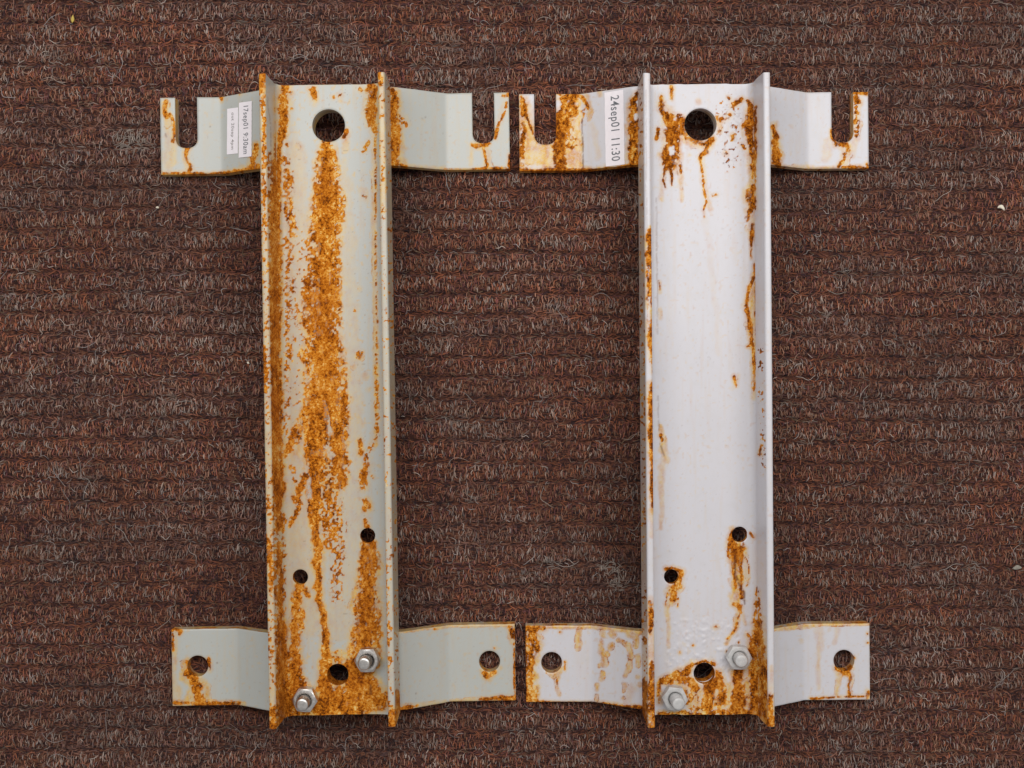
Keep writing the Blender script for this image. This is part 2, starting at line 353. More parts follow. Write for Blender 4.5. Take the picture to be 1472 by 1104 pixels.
RUST_R = [
 ('r', .9, 'web', [(950,138,2.5),(950,152,4)]), ('r', .95, 'web', [(964,122,2),(966,130,3),(966,141,2)]),
 ('r', .95, 'web', [(951,150,4),(955,163,5),(962,172,9),(968,180,12),(967,192,12),(963,207,12),(964,222,14),(964,234,12),(958,243,4)]), ('p', .9, 'web', [(965,213,5),(966,219,5)]), ('p', .8, 'web', [(971,172,3)]), ('p', .7, 'web', [(957,185,3)]),
 ('s', .5, 'web', [(962,165,16),(965,235,18)]), ('r', .8, 'web', [(946,185,3),(944,200,3)]), ('r', .7, 'web', [(975,163,3),(981,175,7),(981,190,7)]),
 ('r', .85, 'web', [(957,242,3),(955,250,2),(953,258,1.5),(957,270,1.5)]), ('r', .85, 'web', [(964,240,2.5),(966,253,1.8),(966,266,1.5)]), ('s', .6, 'web', [(954,250,4),(951,285,4)]), ('s', .7, 'web', [(976,235,4),(979,255,4),(980,288,2)]), ('r', .7, 'web', [(978,238,2),(979,250,2)]),
 ('r', .95, 'web', [(982,188,7),(988,199,5),(1000,205,4),(1014,206,4),(1024,201,4)]), ('s', .75, 'web', [(986,202,8),(1004,209,7),(1022,206,6)]),
 ('r', .95, 'web', [(1018,208,5),(1015,217,4),(1007,226,2.5),(1006,233,2),(1010,249,1.8)]), ('r', .7, 'web', [(1010,249,1.5),(1012,276,2),(1015,290,2),(1011,300,1.5),(1012,312,1.5)]), ('s', .55, 'web', [(1010,225,4),(1012,275,4),(1020,300,6)]), ('r', .7, 'web', [(1024,281,2),(1029,280,2)]),
 ('s', .13, 'web', [(1013,291,4),(1012,315,5),(1019,345,5),(1024,410,5),(1031,454,4),(1032,508,3)]),
 ('r', .8, 'web', [(1034,174,5),(1042,171,4)]), ('s', .6, 'web', [(1034,182,6)]), ('r', .7, 'web', [(1034,188,3)]), ('r', .7, 'web', [(1004,146,3)]),
 ('r', .85, 'web', [(1046,139,2),(1049,142,2)]), ('r', .9, 'web', [(1054,150,4),(1060,148,4),(1066,143,3)]), ('r', .8, 'web', [(1049,165,3)]), ('r', .85, 'web', [(1053,195,3),(1053,200,2)]), ('r', .7, 'web', [(1043,220,3)]), ('s', .5, 'web', [(1044,222,4)]), ('r', .6, 'web', [(1067,208,3),(1071,213,3)]), ('r', .6, 'web', [(991,223,2)]),
 ('r', .03, 'web', [(1045,150,18),(1052,190,22),(1048,232,16)]), ('d', .28, 'web', [(1048,160,10),(1050,200,12),(1046,230,8)]),
 ('r', .95, 'web', [(1074,146,3),(1080,153,5),(1079,166,6),(1078,178,7),(1077,195,5),(1079,210,5),(1083,227,4),(1083,240,4),(1081,254,3)]), ('r', .8, 'web', [(1072,178,4),(1068,182,3)]),
 ('r', .95, 'web', [(1083,267,4),(1079,276,7),(1078,286,8),(1083,296,6),(1078,306,3),(1076,315,2.5)]), ('r', .9, 'web', [(1083,322,4),(1081,332,4),(1080,345,3),(1079,357,1.5),(1080,372,1)]), ('s', .7, 'web', [(1080,150,9),(1080,240,7),(1080,290,10),(1081,345,6)]),
 ('r', .9, 'web', [(1086,380,3),(1086,392,3.5),(1081,404,3),(1076,415,2.5),(1075,428,3),(1072,440,4),(1075,452,3),(1078,468,4),(1081,484,4),(1080,495,3),(1074,498,2)]), ('r', .8, 'web', [(1086,405,2),(1087,440,2),(1084,455,2)]), ('s', .85, 'web', [(1084,405,5),(1081,430,7),(1079,450,8),(1079,475,7),(1081,500,5)]), ('r', .85, 'web', [(1082,498,2.5),(1083,512,2.5),(1085,526,2.5),(1084,548,3),(1083,562,1.5)]), ('s', .6, 'web', [(1083,510,4),(1083,572,3)]),
 ('r', .75, 'web', [(1055,541,3),(1057,548,3),(1059,556,2)]), ('r', .6, 'web', [(1062,539,1.5),(1061,545,1.5)]), ('s', .35, 'web', [(1057,556,4)]),
 ('r', .8, 'rfin', [(1094,640,2),(1092,652,3)]), ('r', .08, 'rfin', vline(1094,500,1098,680,5)), ('r', .7, 'rfin', [(1086,155,3),(1085,300,2)]),
 ('r', .85, 'web', [(947,405,1.5),(949,416,2)]), ('s', .7, 'web', [(948,405,2.5),(949,420,3)]), ('s', .6, 'web', [(949,445,3),(949,458,3)]),
 ('d', .45, 'web', vline(944,285,945,480,.8)), ('d', .4, 'web', [(946,570,1),(947,620,1)]),
 ('s', .8, 'web', [(949,612,2),(952,628,4),(954,648,6),(957,662,5)]), ('r', .8, 'web', [(950,626,2.5),(952,634,2)]), ('d', .8, 'web', [(949,638,1),(955,655,1)]), ('s', .5, 'web', [(953,660,6),(951,700,4),(950,760,3)]),
 # small holes
 ('r', .95, 'web', [(960,817,3),(968,815,2),(978,822,4),(979,832,4),(972,844,7),(966,850,8),(968,860,6)]), ('s', .7, 'web', [(975,840,9),(966,862,9)]), ('s', .65, 'web', [(960,860,4),(958,880,3),(961,900,3),(961,930,2)]), ('r', .7, 'web', [(960,852,2),(956,870,1.5)]), ('r', .7, 'web', [(975,860,2),(974,872,1.5)]),
 ('r', .95, 'web', [(1052,762,3),(1050,773,4),(1054,784,7),(1062,790,10),(1060,802,9)]), ('s', 1.0, 'web', [(1060,784,13),(1059,812,11),(1060,842,11),(1059,870,10)]), ('r', .85, 'web', [(1056,800,4),(1054,820,3),(1058,845,2)]), ('r', .95, 'web', [(1055,868,4),(1062,872,5),(1064,880,3)]), ('r', .75, 'web', [(1064,800,4),(1065,830,3),(1066,860,3)]),
 ('d', .9, 'web', [(1057,798,1.3),(1057,826,1.6),(1063,840,1.6),(1070,852,1.6),(1071,868,1.4)]), ('r', .8, 'web', [(1071,800,1.2),(1077,815,1.2),(1077,830,1.2),(1073,842,1.2)]), ('r', .7, 'web', [(1048,780,2),(1047,800,2)]), ('s', .6, 'web', [(1070,790,5),(1073,830,6)]),
 ('s', .8, 'web', [(1062,880,5),(1058,902,4),(1048,915,3),(1044,925,3)]), ('r', .6, 'web', [(1063,882,2),(1058,902,2),(1046,918,2)]), ('s', .6, 'web', [(1066,880,3),(1072,897,2)]), ('r', .6, 'web', [(1078,766,2),(1083,772,3)]),
 # lower right corner and foot
 ('r', .6, 'web', [(1088,845,2),(1087,870,3),(1084,890,3)]), ('r', .95, 'web', [(1086,895,4),(1090,905,6),(1085,925,8),(1084,950,11),(1088,985,13),(1090,1020,14)]), ('r', .95, 'rfin', [(1090,895,5),(1094,930,8),(1096,980,10),(1102,1040,14)]), ('r', .5, 'rfin', [(1090,850,3),(1092,900,5)]), ('s', .7, 'rfin', [(1092,890,8),(1100,1040,16)]),
 ('r', 1.0, 'web', [(1063,962,9),(1062,990,10),(1060,1022,13)]), ('d', .35, 'web', [(1064,962,7),(1063,1000,6),(1061,1022,9)]), ('d', .3, 'web', [(1085,925,5),(1086,970,6)]),
 ('r', .9, 'web', [(952,980,5),(962,977,8),(975,968,7),(986,966,5),(996,956,4)]), ('r', .85, 'web', [(975,975,8),(992,980,7),(998,990,6)]), ('r', 1.0, 'web', [(1022,985,10),(1019,1000,11),(1017,1018,9)]), ('r', .85, 'web', [(1032,968,6),(1036,985,7),(1040,1005,9)]), ('r', .3, 'web', [(990,1000,12),(1000,1015,12),(1040,1018,14),(1074,1005,12)]),
 ('s', .8, 'web', [(985,985,18),(1000,1008,18),(1040,1000,20),(1075,990,16),(1080,1020,14)]), ('r', .95, 'web', [(950,1026,4),(985,1026,3),(1040,1024,4),(1095,1030,8)]), ('r', .8, 'web', [(998,955,3),(1014,950,3),(1026,955,3)]), ('s', .6, 'web', [(1000,952,5),(1025,952,5)]),
 ('r', .8, 'web', [(1029,902,3)]), ('r', .7, 'web', [(996,927,2)]), ('r', .75, 'web', [(977,938,2)]), ('r', .7, 'web', [(1062,924,2)]), ('r', .7, 'web', [(1045,936,2)]), ('r', .8, 'web', [(1074,912,3),(1080,918,3)]), ('r', .8, 'web', [(947,982,3),(948,1010,4)]),
 # rims
 ('r', 1.0, 'lrim', [(934,334,4),(935,350,7),(936,367,8),(936,410,8),(936,436,7)]), ('p', .75, 'lrim', [(933,385,2),(933,398,2)]), ('p', .75, 'lrim', [(933,428,2.5),(933,470,2)]), ('s', 1.0, 'lrim', [(935,330,5),(937,430,7),(937,480,7),(940,530,5)]), ('r', 1.0, 'lrim', [(937,464,6),(938,490,7),(939,512,5)]), ('r', .8, 'lrim', [(939,508,3),(939,535,3)]),
 ('r', 1.0, 'lrim', [(938,552,5),(938,567,8),(937,590,7),(938,605,8),(938,632,8),(940,662,6),(938,685,3),(938,728,3)]), ('s', .9, 'lrim', [(938,550,6),(939,660,6),(938,735,5)]), ('s', .45, 'lrim', [(937,735,5),(937,770,4)]),
 ('r', .9, 'lrim', [(935,866,3),(936,880,4),(935,908,4)]), ('s', .6, 'lrim', [(936,860,5),(937,960,6)]), ('r', .9, 'lrim', [(938,955,4),(938,985,8),(938,1030,9),(937,1047,8)]), ('d', .4, 'lrim', vline(928,130,930,330,.8)),
 ('s', .45, 'lfout', vline(921,110,928,1040,5)), ('r', .14, 'lfout', vline(921,110,928,1040,5)), ('r', .9, 'lfout', vline(927,980,928,1046,7)),
 ('r', .9, 'rrim', [(1108,1000,4),(1107,1020,6),(1107,1047,8)]), ('s', .4, 'rrim', [(1108,960,3),(1107,1030,7)]),
 # upper strap
 ('s', 1.0, 'up', [(757,180,10),(765,225,15),(795,228,15)]), ('s', 1.0, 'up', [(752,150,6),(756,175,8),(757,205,11),(770,225,16),(800,225,20),(822,205,14)]), ('s', .5, 'up', [(756,140,6),(768,200,8)]),
 ('r', 1.0, 'up', [(749,138,3),(751,150,6),(752,165,4)]), ('r', .9, 'up', [(755,165,3),(762,182,2),(767,193,1.5)]), ('r', .6, 'up', [(753,175,4),(750,240,4)]), ('s', .8, 'up', [(749,140,4),(750,245,5)]),
 ('r', 1.0, 'up', [(808,140,9),(825,142,8),(815,155,11),(808,168,8),(826,160,8)]), ('p', .6, 'up', [(817,147,3)]), ('p', .6, 'up', [(827,150,3)]), ('p', .5, 'up', [(812,161,3)]),
 ('r', 1.0, 'up', [(804,165,6),(801,190,6),(800,215,8),(804,243,8)]), ('r', .35, 'up', [(815,175,10),(820,205,10)]), ('s', 1.0, 'up', [(822,165,15),(823,238,15)]), ('r', 1.0, 'up', [(811,165,10),(807,200,8),(805,240,9)]), ('s', 1.0, 'up', [(826,150,12),(825,240,13)]), ('d', .8, 'up', [(837,172,1),(838,240,1.3)]), ('d', .5, 'up', [(809,190,1),(810,240,1.5)]), ('d', .6, 'up', [(799,205,1.5),(798,240,2)]),
 ('r', .9, 'up', [(835,140,4),(841,146,4),(845,155,2.5)]), ('s', .7, 'up', [(842,140,7),(848,160,5),(847,172,3)]), ('s', .3, 'up', [(852,180,4),(860,225,5)]), ('s', .6, 'up', [(862,133,3),(863,137,3)]),
 ('r', 1.0, 'up', [(748,245,4),(790,246,4),(838,246,4),(870,243,4),(920,238,6)]), ('s', 1.0, 'up', [(746,247,6),(838,248,6),(922,240,7)]),
 ('r', 1.0, 'up', [(918,134,4),(911,145,5),(910,160,6),(914,175,7),(908,190,7),(910,210,8),(912,228,10),(918,235,10)]), ('r', .95, 'up', [(919,135,4),(920,238,5)]), ('p', .9, 'up', [(915,147,3),(916,152,3)]), ('p', .9, 'up', [(914,165,3),(915,172,3)]), ('p', .6, 'up', [(914,182,2)]), ('s', .7, 'up', [(903,180,5),(903,230,8)]),
 ('r', .95, 'up', [(1111,180,3),(1114,200,6),(1116,220,7),(1116,236,7),(1122,239,4)]), ('s', .7, 'up', [(1113,180,6),(1118,236,10)]), ('s', .7, 'up', [(1120,240,5),(1180,242,4),(1248,242,5)]), ('r', .7, 'up', [(1128,241,2.5)]),
 ('r', .8, 'up', [(1195,186,2),(1196,198,3),(1202,207,4)]), ('r', .95, 'up', [(1200,206,4),(1212,207,5),(1218,213,5),(1214,222,4),(1213,230,3),(1206,238,3)]), ('s', .75, 'up', [(1198,204,6),(1214,212,9),(1214,236,9)]), ('s', .35, 'up', [(1190,205,8),(1186,225,9)]), ('s', .4, 'up', [(1228,205,6),(1224,225,6)]),
 ('r', 1.0, 'up', [(1226,134,3),(1245,134,3)]), ('r', .9, 'up', [(1229,138,4),(1232,146,5)]), ('r', .55, 'up', [(1231,150,4),(1231,195,4)]), ('s', .6, 'up', [(1232,140,7),(1231,200,6)]), ('r', .9, 'up', [(1212,240,3),(1249,242,3)]), ('r', .8, 'up', [(1247,237,3)]),
 # lower strap
 ('r', .95, 'low', [(759,903,6),(768,905,6),(780,904,4)]), ('r', .75, 'low', [(765,912,8),(768,930,10),(764,945,6),(763,975,5),(766,990,7),(765,1008,8)]), ('s', .85, 'low', [(764,908,12),(770,930,13),(763,960,8),(766,1000,12)]), ('p', .6, 'low', [(763,925,3)]), ('p', .5, 'low', [(770,940,3)]), ('s', .4, 'low', [(780,905,10)]),
 ('s', .8, 'low', [(787,966,3),(797,972,4),(808,962,4)]), ('r', .8, 'low', [(812,952,2),(811,963,2)]), ('s', .7, 'low', [(801,974,4),(800,985,3),(804,1000,2)]), ('r', .5, 'low', [(801,974,2),(801,988,1.5)]),
 ('s', .8, 'low', [(833,905,4),(830,920,4),(831,931,5)]), ('r', .8, 'low', [(805,909,2)]),
 ('s', .9, 'low', [(866,908,5),(867,914,4)]), ('s', .9, 'low', [(864,922,3),(864,935,4),(868,944,4),(870,954,5),(864,956,3)]), ('s', .85, 'low', [(867,966,3),(865,975,4)]), ('s', .85, 'low', [(859,985,3),(858,992,2)]), ('s', .8, 'low', [(858,1000,3),(858,1006,3)]),
 ('s', .9, 'low', [(879,910,6)]), ('s', .95, 'low', [(878,929,6)]), ('s', .85, 'low', [(872,940,4)]), ('s', .9, 'low', [(889,919,3),(896,922,3),(903,928,4),(905,938,4),(906,946,4)]), ('s', .85, 'low', [(905,952,4),(903,964,4),(899,972,3)]), ('s', .8, 'low', [(899,985,5),(897,993,3)]), ('s', .8, 'low', [(896,1003,3)]),
 ('s', .85, 'low', [(905,912,5),(915,917,4),(914,930,4)]), ('s', .8, 'low', [(917,945,4),(918,957,4)]), ('s', .7, 'low', [(917,972,3)]), ('s', .85, 'low', [(920,985,4)]),
 ('s', .35, 'low', [(910,990,8),(900,1010,8)]), ('r', .9, 'low', [(757,1010,3),(800,1011,2.5),(860,1012,3),(922,1018,3)]), ('s', .9, 'low', [(757,902,3),(850,901,3),(925,908,4)]), ('s', .8, 'low', [(757,1011,4),(925,1019,4)]), ('r', .8, 'low', [(756,905,2.5),(757,1010,3)]),
 ('s', .35, 'low', [(1178,902,8),(1178,925,6),(1177,945,4)]), ('s', .45, 'low', [(1177,940,3),(1176,990,3)]), ('s', .35, 'low', [(1204,905,4),(1200,925,3)]), ('s', .4, 'low', [(1152,921,4)]),
 ('r', .95, 'low', [(1204,960,4),(1213,964,6),(1222,958,4)]), ('r', .9, 'low', [(1219,965,3),(1222,975,2.5),(1220,985,2.5),(1221,1000,2.5)]), ('s', .7, 'low', [(1206,966,6),(1203,985,4),(1202,998,4)]), ('s', .7, 'low', [(1222,970,5),(1222,1000,4)]), ('r', .8, 'low', [(1228,945,2)]),
 ('r', .8, 'low', [(1247,911,2)]), ('r', .8, 'low', [(1247,924,2)]), ('r', .85, 'low', [(1248,995,3),(1247,1002,4)]), ('r', .8, 'low', [(1165,1004,2),(1200,1002,1.5),(1248,1001,2)]), ('s', .9, 'low', [(1112,905,3),(1180,897,3.5),(1248,896,3)]),
]

# ------------------------------------------------------------------ channel
def arc(cx, cz, r, a0, a1, n):
    return [(cx + r * math.cos(a0 + (a1 - a0) * i / n), cz + r * math.sin(a0 + (a1 - a0) * i / n)) for i in range(n + 1)]
def lin(a, b, step):
    n = max(1, int(round(math.hypot(b[0] - a[0], b[1] - a[1]) / step)))
    return [(a[0] + (b[0] - a[0]) * i / n, a[1] + (b[1] - a[1]) * i / n) for i in range(n + 1)]

def channel_profile(W):
    """half profile from the middle of the web's upper face round the right flange to its outer foot; zone tags"""
    top = TW + 35.0; rr = 1.9; tr = 5.3; fr = 6.5; slope = 1.2
    xi_top = W - tr; xi_root = xi_top - slope
    xw = xi_root - fr
    P = []; Zn = []
    def add(seg, z):
        for p in seg:
            if P and math.hypot(p[0] - P[-1][0], p[1] - P[-1][1]) < 1e-6: continue
            P.append(p); Zn.append(z)
    add(lin((0, TW), (xw, TW), 0.68), 'web')
    add(arc(xw, TW + fr, fr, -math.pi / 2, -0.04, 9), 'web')
    add(lin((xi_root, TW + fr), (xi_top, top - rr), 0.85), 'in')
    add(arc(xi_top + rr, top - rr, rr, math.pi, math.pi / 2, 4), 'rim')
    add(lin((xi_top + rr, top), (W - rr, top), 0.6), 'rim')
    add(arc(W - rr, top - rr, rr, math.pi / 2, 0, 4), 'rim')
    add(lin((W, top - rr), (W, 1.6), 1.8), 'out')
    add(arc(W - 1.6, 1.6, 1.6, 0, -math.pi / 2, 4), 'out')
    return P, Zn

def build_channel(key, holes, root):
    b = BR[key]; W = b['W']
    P, Z = channel_profile(W)
    pr = [(-x, z) for x, z in P[::-1]][:-1] + P
    left = {'in': 'lfin', 'rim': 'lrim', 'out': 'lfout', 'web': 'web'}
    right = {'in': 'rfin', 'rim': 'rrim', 'out': 'rfout', 'web': 'web'}
    zn = [left[z] for z in Z[::-1]][:-1] + [right[z] for z in Z]
    pr = np.array(pr); nP = len(pr)
    rows = 620
    ys = np.linspace(-HALF, HALF, rows)
    X = np.repeat(pr[None, :, 0], rows, 0); Zz = np.repeat(pr[None, :, 1], rows, 0); Y = np.repeat(ys[:, None], nP, 1)
    # slightly uneven sawn ends
    endw = np.clip((np.abs(Y) - (HALF - 8)) / 8, 0, 1) ** 2
    Y = Y + endw * (vnoise(X, Zz, 6, 4 if key == 'L' else 9) - 0.5) * 0.9 * np.sign(Y)
    # worn end edges
    V = np.stack([X, Y, Zz + Z_WEB0], -1).reshape(-1, 3)
    zones = np.tile(np.array(zn), rows)
    i = np.arange(rows - 1)[:, None] * nP; j = np.arange(nP - 1)[None, :]
    F = np.stack([i + j, i + j + 1, i + j + 1 + nP, i + j + nP], -1).reshape(-1, 4)
    # the winding must face outwards (upwards on the web)
    F = F[:, ::1]
    # holes
    Zt = Z_WEB0 + TW
    isweb = (zones == 'web') & (np.abs(V[:, 2] - Zt) < 0.01)
    kill = np.zeros(len(F), bool)
    for hx, hy, r in holes:
        c = V[F].mean(1)
        ins = (np.hypot(c[:, 0] - hx, c[:, 1] - hy) < r) & isweb[F].all(1)
        kill |= ins
        bd = np.intersect1d(F[ins].ravel(), F[~ins & isweb[F].all(1)].ravel())
        d = V[bd, :2] - np.array([hx, hy]); L = np.hypot(d[:, 0], d[:, 1])[:, None]
        V[bd, :2] = np.array([hx, hy]) + d / L * r
        V[bd, 2] -= 0.35
    F = F[~kill]
    # rust amounts
    px, py = to_px(b, V)
    rust = np.zeros(len(V)); stain = np.zeros(len(V)); dark = np.zeros(len(V)); tone = tone_field(px, py, key)
    strokes = RUST_L if key == 'L' else RUST_R
    for z in ('web', 'lfin', 'rfin', 'lrim', 'rrim', 'lfout', 'rfout'):
        k = zones == z
        r_, s_, d_ = rust_fields(px[k], py[k], z, strokes)
        rust[k], stain[k], dark[k] = r_, s_, d_
    if key == 'L':     # the inner faces that the light coat left bare
        k = (zones == 'rfin'); rust[k] = 0.5 * sstep(.55, .75, fbm(V[k, 1], V[k, 2], 8, 2))
        k = (zones == 'lfout'); stain[k] = .5
    # relief: rust scale stands proud, blistered paint
    up = (zones == 'web')
    nz = fbm(px, py, 2.6, 21, 2) - 0.35
    V[up, 2] += rust[up] * nz[up] * 0.55
    if key == 'R':
        bl = sstep(870, 905, py) * (1 - sstep(965, 985, py)) * sstep(950, 962, px) * (1 - sstep(1070, 1085, px)) + 0.6 * sstep(1034, 1044, px) * (1 - sstep(1062, 1070, px)) * sstep(140, 155, py) * (1 - sstep(225, 245, py))
        V[up, 2] += (bl * sstep(.52, .80, fbm(px, py, 4.6, 31, 2)) * 0.5)[up]
    if key == 'R': V[:, 2] += up * .22 * np.cos(V[:, 0] * 2 * np.pi / 38 + .4) * sstep(40, 34, np.abs(V[:, 0]))
    V[:, 2] += (fbm(V[:, 0], V[:, 1], 46, 12, 2) - 0.5) * 0.5 * up     # rolled steel is never quite flat
    nV = len(V)
    # underside, end faces and hole walls
    bm = bmesh.new()
    fl = bmesh.new()
    outer = [(-W + 1.6, -HALF), (W - 1.6, -HALF), (W - 1.6, HALF), (-W + 1.6, HALF)]
    def loop(pts, z):
        vs = [fl.verts.new((x, y, z)) for x, y in pts]
        for a, c in zip(vs, vs[1:] + vs[:1]): fl.edges.new((a, c))
    loop(outer, Z_WEB0)
    NS = 56
    for hx, hy, r in holes: loop([(hx + r * math.cos(2 * math.pi * k / NS), hy + r * math.sin(2 * math.pi * k / NS)) for k in range(NS)], Z_WEB0)
    bmesh.ops.triangle_fill(fl, use_beauty=True, edges=fl.edges[:])
    fl.verts.ensure_lookup_table(); fl.verts.index_update()
    ex = [tuple(v.co) for v in fl.verts]; tri = [[v.index for v in f.verts] for f in fl.faces]
    fl.free(); bm.free()
    ev = list(ex); ef = [t for t in tri]
    # ends
    prof = [(x, z + Z_WEB0) for x, z in pr]
    polys = []
    for sgn, row in ((-1, 0), (1, rows - 1)):
        base = len(ev)
        rowv = V[row * nP:(row + 1) * nP]
        ev += [tuple(v) for v in rowv]
        polys.append([base + k for k in range(nP)])
    quads = []
    for hx, hy, r in holes:
        base = len(ev)
        for k in range(NS):
            a = 2 * math.pi * k / NS
            ev.append((hx + r * math.cos(a), hy + r * math.sin(a), Zt - 0.3)); ev.append((hx + r * math.cos(a), hy + r * math.sin(a), Z_WEB0))
        for k in range(NS):
            a0 = base + 2 * k; a1 = base + 2 * ((k + 1) % NS)
            quads.append([a0, a0 + 1, a1 + 1, a1])
    me = mesh_np('channel', V * MM, F)
    e = bpy.data.meshes.new('tmp'); e.from_pydata([Vector(v) * MM for v in ev], [], ef + polys + quads); e.update()
    fattr(me, 'rust', rust); fattr(me, 'stain', stain); fattr(me, 'dark', dark); fattr(me, 'tone', tone)
    E = np.array(ev)
    epx, epy = to_px(b, E)
    er = np.zeros(len(E)); es = np.zeros(len(E)) + 0.35
    low = E[:, 1] < 0
    er[low] = 0.75 * sstep(.35, .6, fbm(E[low, 0], E[low, 2] + E[low, 1], 5, 4)); es[low] = .8
    er[~low] = 0.3 * sstep(.55, .7, fbm(E[~low, 0], E[~low, 2], 5, 4))
    hw_ = np.arange(len(E)) >= len(E) - 2 * NS * len(holes)
    for q_, (hx, hy, r) in enumerate(holes):
        sl = slice(len(E) - 2 * NS * (len(holes) - q_), len(E) - 2 * NS * (len(holes) - q_ - 1))
        er[sl] = 0.05 if hy > 0 else 0.8; es[sl] = 0.3 if hy > 0 else .9
    fattr(e, 'rust', er); fattr(e, 'stain', es); fattr(e, 'dark', er * 0); fattr(e, 'tone', tone_field(epx, epy, key))
    o = link('channel', me, b['mat'], root)
    bmm = bmesh.new(); bmm.from_mesh(me); bmm.from_mesh(e); bmm.to_mesh(me); bmm.free(); bpy.data.meshes.remove(e)
    return o

# ------------------------------------------------------------------ bent strap
def strap_z(x, fold):
    """upper surface of the strap: raised under the channel, sloping down to the flat ends"""
    a = np.abs(x)
    t = np.clip((a - 47.5) / (fold - 47.5), 0, 1)
    s = 0.11
    t2 = np.where(t < s, t * t / (2 * s), np.where(t > 1 - s, (1 - s) - (1 - t) ** 2 / (2 * s), t - s / 2)) / (1 - s)
    return Z_WEB0 - 0.05 - (Z_WEB0 - Z_STRAP_END) * t2

def build_strap(key, kind, yc, half_len, half_w, fold, root):
    b = BR[key]
    name = 'slotted_strap' if kind == 'up' else 'drilled_strap'
    nx = int(2 * half_len / 0.72); ny = int(2 * half_w / 0.72)
    xs = np.linspace(-half_len, half_len, nx + 1); ys = np.linspace(-half_w, half_w, ny + 1)
    X, Y = np.meshgrid(xs, ys)
    V2 = np.stack([X.ravel(), Y.ravel()], -1)
    w = nx + 1
    i = np.arange(ny)[:, None] * w; j = np.arange(nx)[None, :]
    F = np.stack([i + j, i + j + 1, i + j + 1 + w, i + j + w], -1).reshape(-1, 4)
    cut = []      # signed distance functions and outlines of the cut-outs
    if kind == 'up':
        for sx in (-1, 1):
            cx = sx * (half_len - 20.6); hw = 8.7; yb = half_w - 40.0 + hw
            def sd(p, cx=cx, hw=hw, yb=yb):
                dx = np.abs(p[:, 0] - cx); dy = np.minimum(p[:, 1] - yb, 0)
                n = 2.5
                return (dx ** n + np.abs(dy) ** n) ** (1 / n) - hw
            arcpts = []
            for k in range(29):
                a = math.pi + math.pi * k / 28
                c, s = math.cos(a), math.sin(a)
                r = hw / (abs(c) ** 2.5 + abs(s) ** 2.5) ** (1 / 2.5)
                arcpts.append((cx + r * c, yb + r * s))
            cut.append((sd, [(cx - hw, half_w)] + arcpts + [(cx + hw, half_w)], False, (cx, yb)))
        hr = 12.5
    else:
        for sx in (-1, 1):
            cx = sx * (half_len - 20.4); r = 8.3
            cut.append((lambda p, cx=cx, r=r: np.hypot(p[:, 0] - cx, p[:, 1] - 1.0) - r, [(cx + r * math.cos(2 * math.pi * k / 48), 1.0 + r * math.sin(2 * math.pi * k / 48)) for k in range(48)], True, (cx, 1.0)))
        hr = 8.2
    r = hr + 1.0
    cut.append((lambda p, r=r: np.hypot(p[:, 0], p[:, 1]) - r, [(r * math.cos(2 * math.pi * k / 48), r * math.sin(2 * math.pi * k / 48)) for k in range(48)], True, (0, 0)))
    drop = np.zeros(len(V2))
    edge_d = np.minimum(half_len - np.abs(V2[:, 0]), half_w - np.abs(V2[:, 1]))
    kill = np.zeros(len(F), bool)
    for sd, outline, closed, (cx, cy) in cut:
        c = V2[F].mean(1)
        ins = sd(c) < 0
        kill |= ins
        bd = np.intersect1d(F[ins].ravel(), F[~ins].ravel())
        for _ in range(4):
            p = V2[bd]; s0 = sd(p)
            e = 0.01
            gx = (sd(p + [e, 0]) - s0) / e; gy = (sd(p + [0, e]) - s0) / e
            g2 = np.maximum(gx * gx + gy * gy, 0.2)
            gy = np.where(p[:, 1] > half_w - 0.01, 0, gy)
            V2[bd, 0] -= s0 * gx / g2; V2[bd, 1] -= s0 * gy / g2
        near = sd(V2)
        edge_d = np.where(near > -0.05, np.minimum(edge_d, np.abs(near)), edge_d)
    F = F[~kill]
    V2[:, 1] = np.clip(V2[:, 1], -half_w, half_w)
    drop = 0.55 * np.clip(1 - edge_d / 0.9, 0, 1) ** 2
    ztop = strap_z(V2[:, 0], fold)
    wob = (fbm(V2[:, 0], V2[:, 1], 30, 3 if key == 'L' else 8, 2) - .5) * 0.5 * sstep(50, 60, np.abs(V2[:, 0]))
    # sheared edges are not perfectly straight
    V2[:, 1] += sstep(half_w - 3, half_w, np.abs(V2[:, 1])) * (fbm(V2[:, 0], V2[:, 1], 14, 5) - .5) * 0.7
    V = np.stack([V2[:, 0], V2[:, 1] + yc, ztop - drop + wob], -1)
    # outer wall, cut walls and underside
    ev = []; ef = []
    def wall(pts, closed):
        base = len(ev)
        for x, y in pts:
            zt = float(strap_z(np.array([x]), fold)[0])
            ev.append((x, y + yc, zt - 0.4)); ev.append((x, y + yc, zt - Z_STRAP_END * 0.5)); ev.append((x, y + yc, zt - Z_STRAP_END))
        n = len(pts)
        for k in range(n if closed else n - 1):
            a = base + 3 * k; c = base + 3 * ((k + 1) % n)
            ef.append((a, a + 1, c + 1, c)); ef.append((a + 1, a + 2, c + 2, c + 1))
    for s in (-1, 1):
        wall([(s * half_len, -half_w + 2 * half_w * k / 60) for k in range(61)], False)
    wall([(-half_len + 2 * half_len * k / 300, -half_w) for k in range(301)], False)
    spans = [(-half_len, half_len)]
    if kind == 'up':
        c1 = half_len - 20.6
        spans = [(-half_len, -c1 - 8.7), (-c1 + 8.7, c1 - 8.7), (c1 + 8.7, half_len)]
    for a, c in spans:
        n = max(4, int((c - a) / 1.0))
        wall([(a + (c - a) * k / n, half_w) for k in range(n + 1)], False)
    for sd, outline, closed, _ in cut: wall(outline, closed)
    E = np.array(ev)
    n0 = len(V)
    # underside: the grid again, coarser
    nu = 60
    ub = []; uf = []
